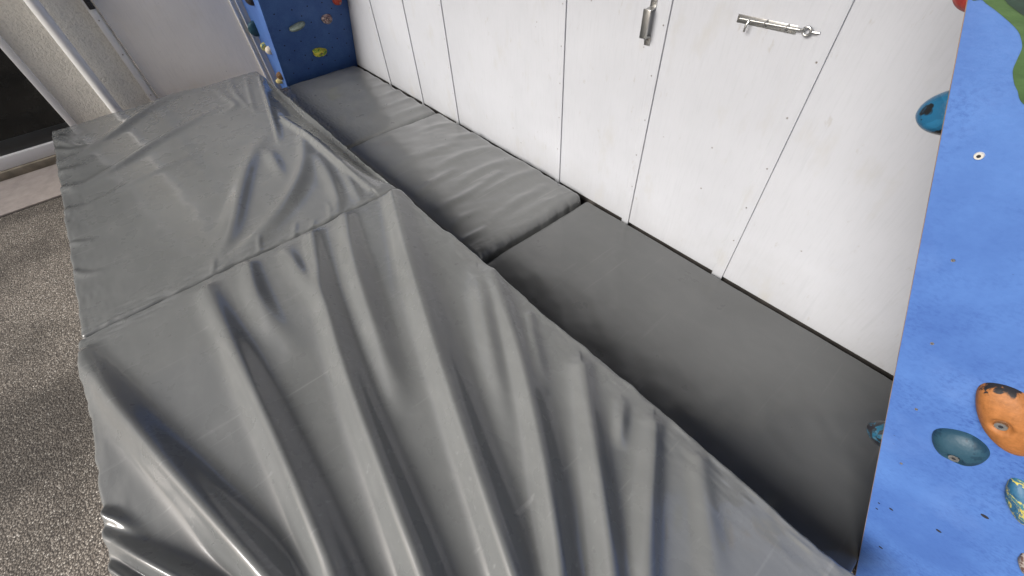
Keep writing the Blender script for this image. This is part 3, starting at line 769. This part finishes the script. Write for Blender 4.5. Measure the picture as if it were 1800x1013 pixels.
def on_near(y, z, off=.0004):
    return Vector((near_fx(z), y, z)) + nN * off
hold('climbing_hold', 'round blue hold with black paint, jutting past the wall edge before the white boards', on_near(.470, .945), nN, up, .031, .031, .050, 10, mat_marble('blue_black_resin', [(.008, .008, .010), (.012, .014, .016), (.014, .10, .20), (.02, .13, .25)], 16, .3, (.40, .47, .62), 1.2), 21, GN, None, .06)
hold('climbing_hold', 'small marbled blue and black hold, half hidden, against the dark mat', on_near(.475, .358), nN, up, .028, .028, .046, 0, mat_marble('blue_swirl_resin', [(.02, .02, .025), (.03, .035, .04), (.02, .10, .17), (.10, .16, .19)], 30, .35, (.42, .5, .6)), 27, GN, None, .10)
hold('climbing_hold', 'red hold peeking past the top of the near blue wall edge', on_near(.480, 1.078), nN, up, .030, .032, .032, 0, mat_marble('red_resin', [(.30, .03, .025), (.38, .05, .035)], 12, .5, (.5,)), 29, GN, None, .06)

def on_far(y, z, off=.0004):
    return Vector((far_fx(z), y, z)) + Vector(fn) * off
hold('climbing_hold', 'flat grey green ledge hold left of the pink marbled one', on_far(.372, .425), fnv, up, .056, .020, .045, 12, mat_marble('grey_green_resin', [(.15, .19, .17), (.21, .25, .22)], 10, .5, (.5,)), 31, GF, None, .05, 2.3, (0, .25))
hold('climbing_hold', 'round pink and black marbled hold on the small far wall', on_far(.168, .425), fnv, up, .036, .028, .038, 5, mat_marble('pink_marble_resin', [(.45, .30, .28), (.55, .44, .40), (.05, .04, .05), (.40, .25, .25)], 34, .5, (.40, .47, .56)), 37, GF, (0.004, -.006), .05, boltr=.005)
hold('climbing_hold', 'lumpy yellow and green hold low on the small far wall', on_far(.268, .230), fnv, up, .048, .029, .040, -4, mat_marble('yellow_green_resin', [(.05, .17, .03), (.14, .26, .03), (.52, .45, .06), (.40, .36, .07)], 26, .5, (.40, .48, .62)), 41, GF, (.002, .004), .16, boltr=.005)
hold('climbing_hold', 'round red hold at the top border above the pink marbled hold', on_far(.075, .522), fnv, up, .030, .034, .036, 0, mat_marble('red_orange_resin', [(.36, .05, .03), (.44, .08, .05)], 12, .5, (.5,)), 43, GF, (.008, -.010), .05, boltr=.005)
YF = .5514
hold('climbing_hold', 'slim dark teal hold on the narrow side of the far wall', (3.575, YF, .392), Yp, up, .022, .052, .050, -18, mat_marble('dark_teal_resin', [(.012, .05, .075), (.018, .07, .10)], 10, .5, (.5,)), 47, GF, None, .05)
hold('climbing_hold', 'black hold with red edge, topmost on the narrow side of the far wall', (3.350, YF, .600), Yp, up, .042, .036, .036, -30, mat_marble('black_red_resin', [(.012, .011, .012), (.02, .016, .016), (.22, .03, .03)], 9, .5, (.5, .66)), 53, GF, None, .05)
hold('climbing_hold', 'yellow blue marbled hold on the narrow side of the far wall', (3.535, YF, .292), Yp, up, .018, .030, .032, -10, mat_marble('yellow_teal_resin', [(.36, .34, .08), (.46, .42, .12), (.03, .12, .16)], 30, .5, (.4, .52)), 59, GF, None, .14)
hold('climbing_hold', 'cream white hold just below the yellow blue marbled one', (3.452, YF, .287), Yp, up, .022, .026, .030, -30, mat_marble('cream_resin', [(.60, .54, .42), (.66, .60, .48)], 10, .5, (.5,)), 61, GF, None, .10)
hold('climbing_hold', 'round dark brown hold at the foot of the far wall', (3.462, YF, .118), Yp, up, .030, .027, .030, 0, mat_marble('brown_resin', [(.10, .05, .018), (.17, .09, .03), (.04, .02, .01)], 16, .6, (.45, .6)), 67, GF, None, .06)
hold('climbing_hold', 'small golden yellow hold lowest at the foot of the far wall', (3.520, YF, .070), Yp, up, .022, .020, .040, 0, mat_marble('gold_resin', [(.40, .32, .11), (.52, .45, .22), (.20, .14, .05)], 40, .5, (.45, .6)), 71, GF, None, .14)

# ------------------------------------------------------------------ unseen roof over the climbing corner, sized to hold skylight off the folds
if SHADE_ROOF_Y:
    t = empty('unseen_shade_roof', (0, .9, 2.45), 'unseen board roof sized to shade the climbing corner', 'roof')
    bm = bmesh.new(); add_box(bm, (-2.2, -.1, 2.45), (SHADE_ROOF_X, SHADE_ROOF_Y, 2.53))
    bmobj('shade_roof_board', bm, M['roof'], t)

# ------------------------------------------------------------------ camera
cam = bpy.data.cameras.new('camera'); co = bpy.data.objects.new('camera', cam); C.objects.link(co)
R3 = mathutils.Matrix(CAM_R)
co.matrix_world = mathutils.Matrix.Translation((0, 1.245, 1.22)) @ R3.to_4x4()
cam.sensor_width = 36; cam.lens = CAM_LENS; cam.clip_start = .02; cam.clip_end = 200
S.camera = co

# ------------------------------------------------------------------ light
w = bpy.data.worlds.new('World'); S.world = w; w.use_nodes = True
nt = w.node_tree; bg = nt.nodes['Background']
sky = nt.nodes.new('ShaderNodeTexSky'); sky.sky_type = 'NISHITA'; sky.sun_disc = False
sky.sun_elevation = SUN_EL; sky.sun_rotation = math.pi / 2 - SUN_AZ
sky.air_density = .5; sky.dust_density = 7.0; sky.ozone_density = .5
nt.links.new(sky.outputs[0], bg.inputs[0]); bg.inputs[1].default_value = SKY
d = Vector((math.cos(SUN_AZ) * math.cos(SUN_EL), math.sin(SUN_AZ) * math.cos(SUN_EL), math.sin(SUN_EL)))
sl = bpy.data.lights.new('sun', 'SUN'); so = bpy.data.objects.new('sun', sl); C.objects.link(so)
so.rotation_euler = d.to_track_quat('Z', 'Y').to_euler(); so.location = d * 20
sl.energy = SUN; sl.angle = rad(SUN_ANG); sl.color = (1, .985, .965)
S.view_settings.view_transform = 'Standard'; S.view_settings.look = 'None'
S.view_settings.exposure = EXPO; S.view_settings.gamma = 1
S.cycles.max_bounces = 8; S.cycles.use_denoising = True
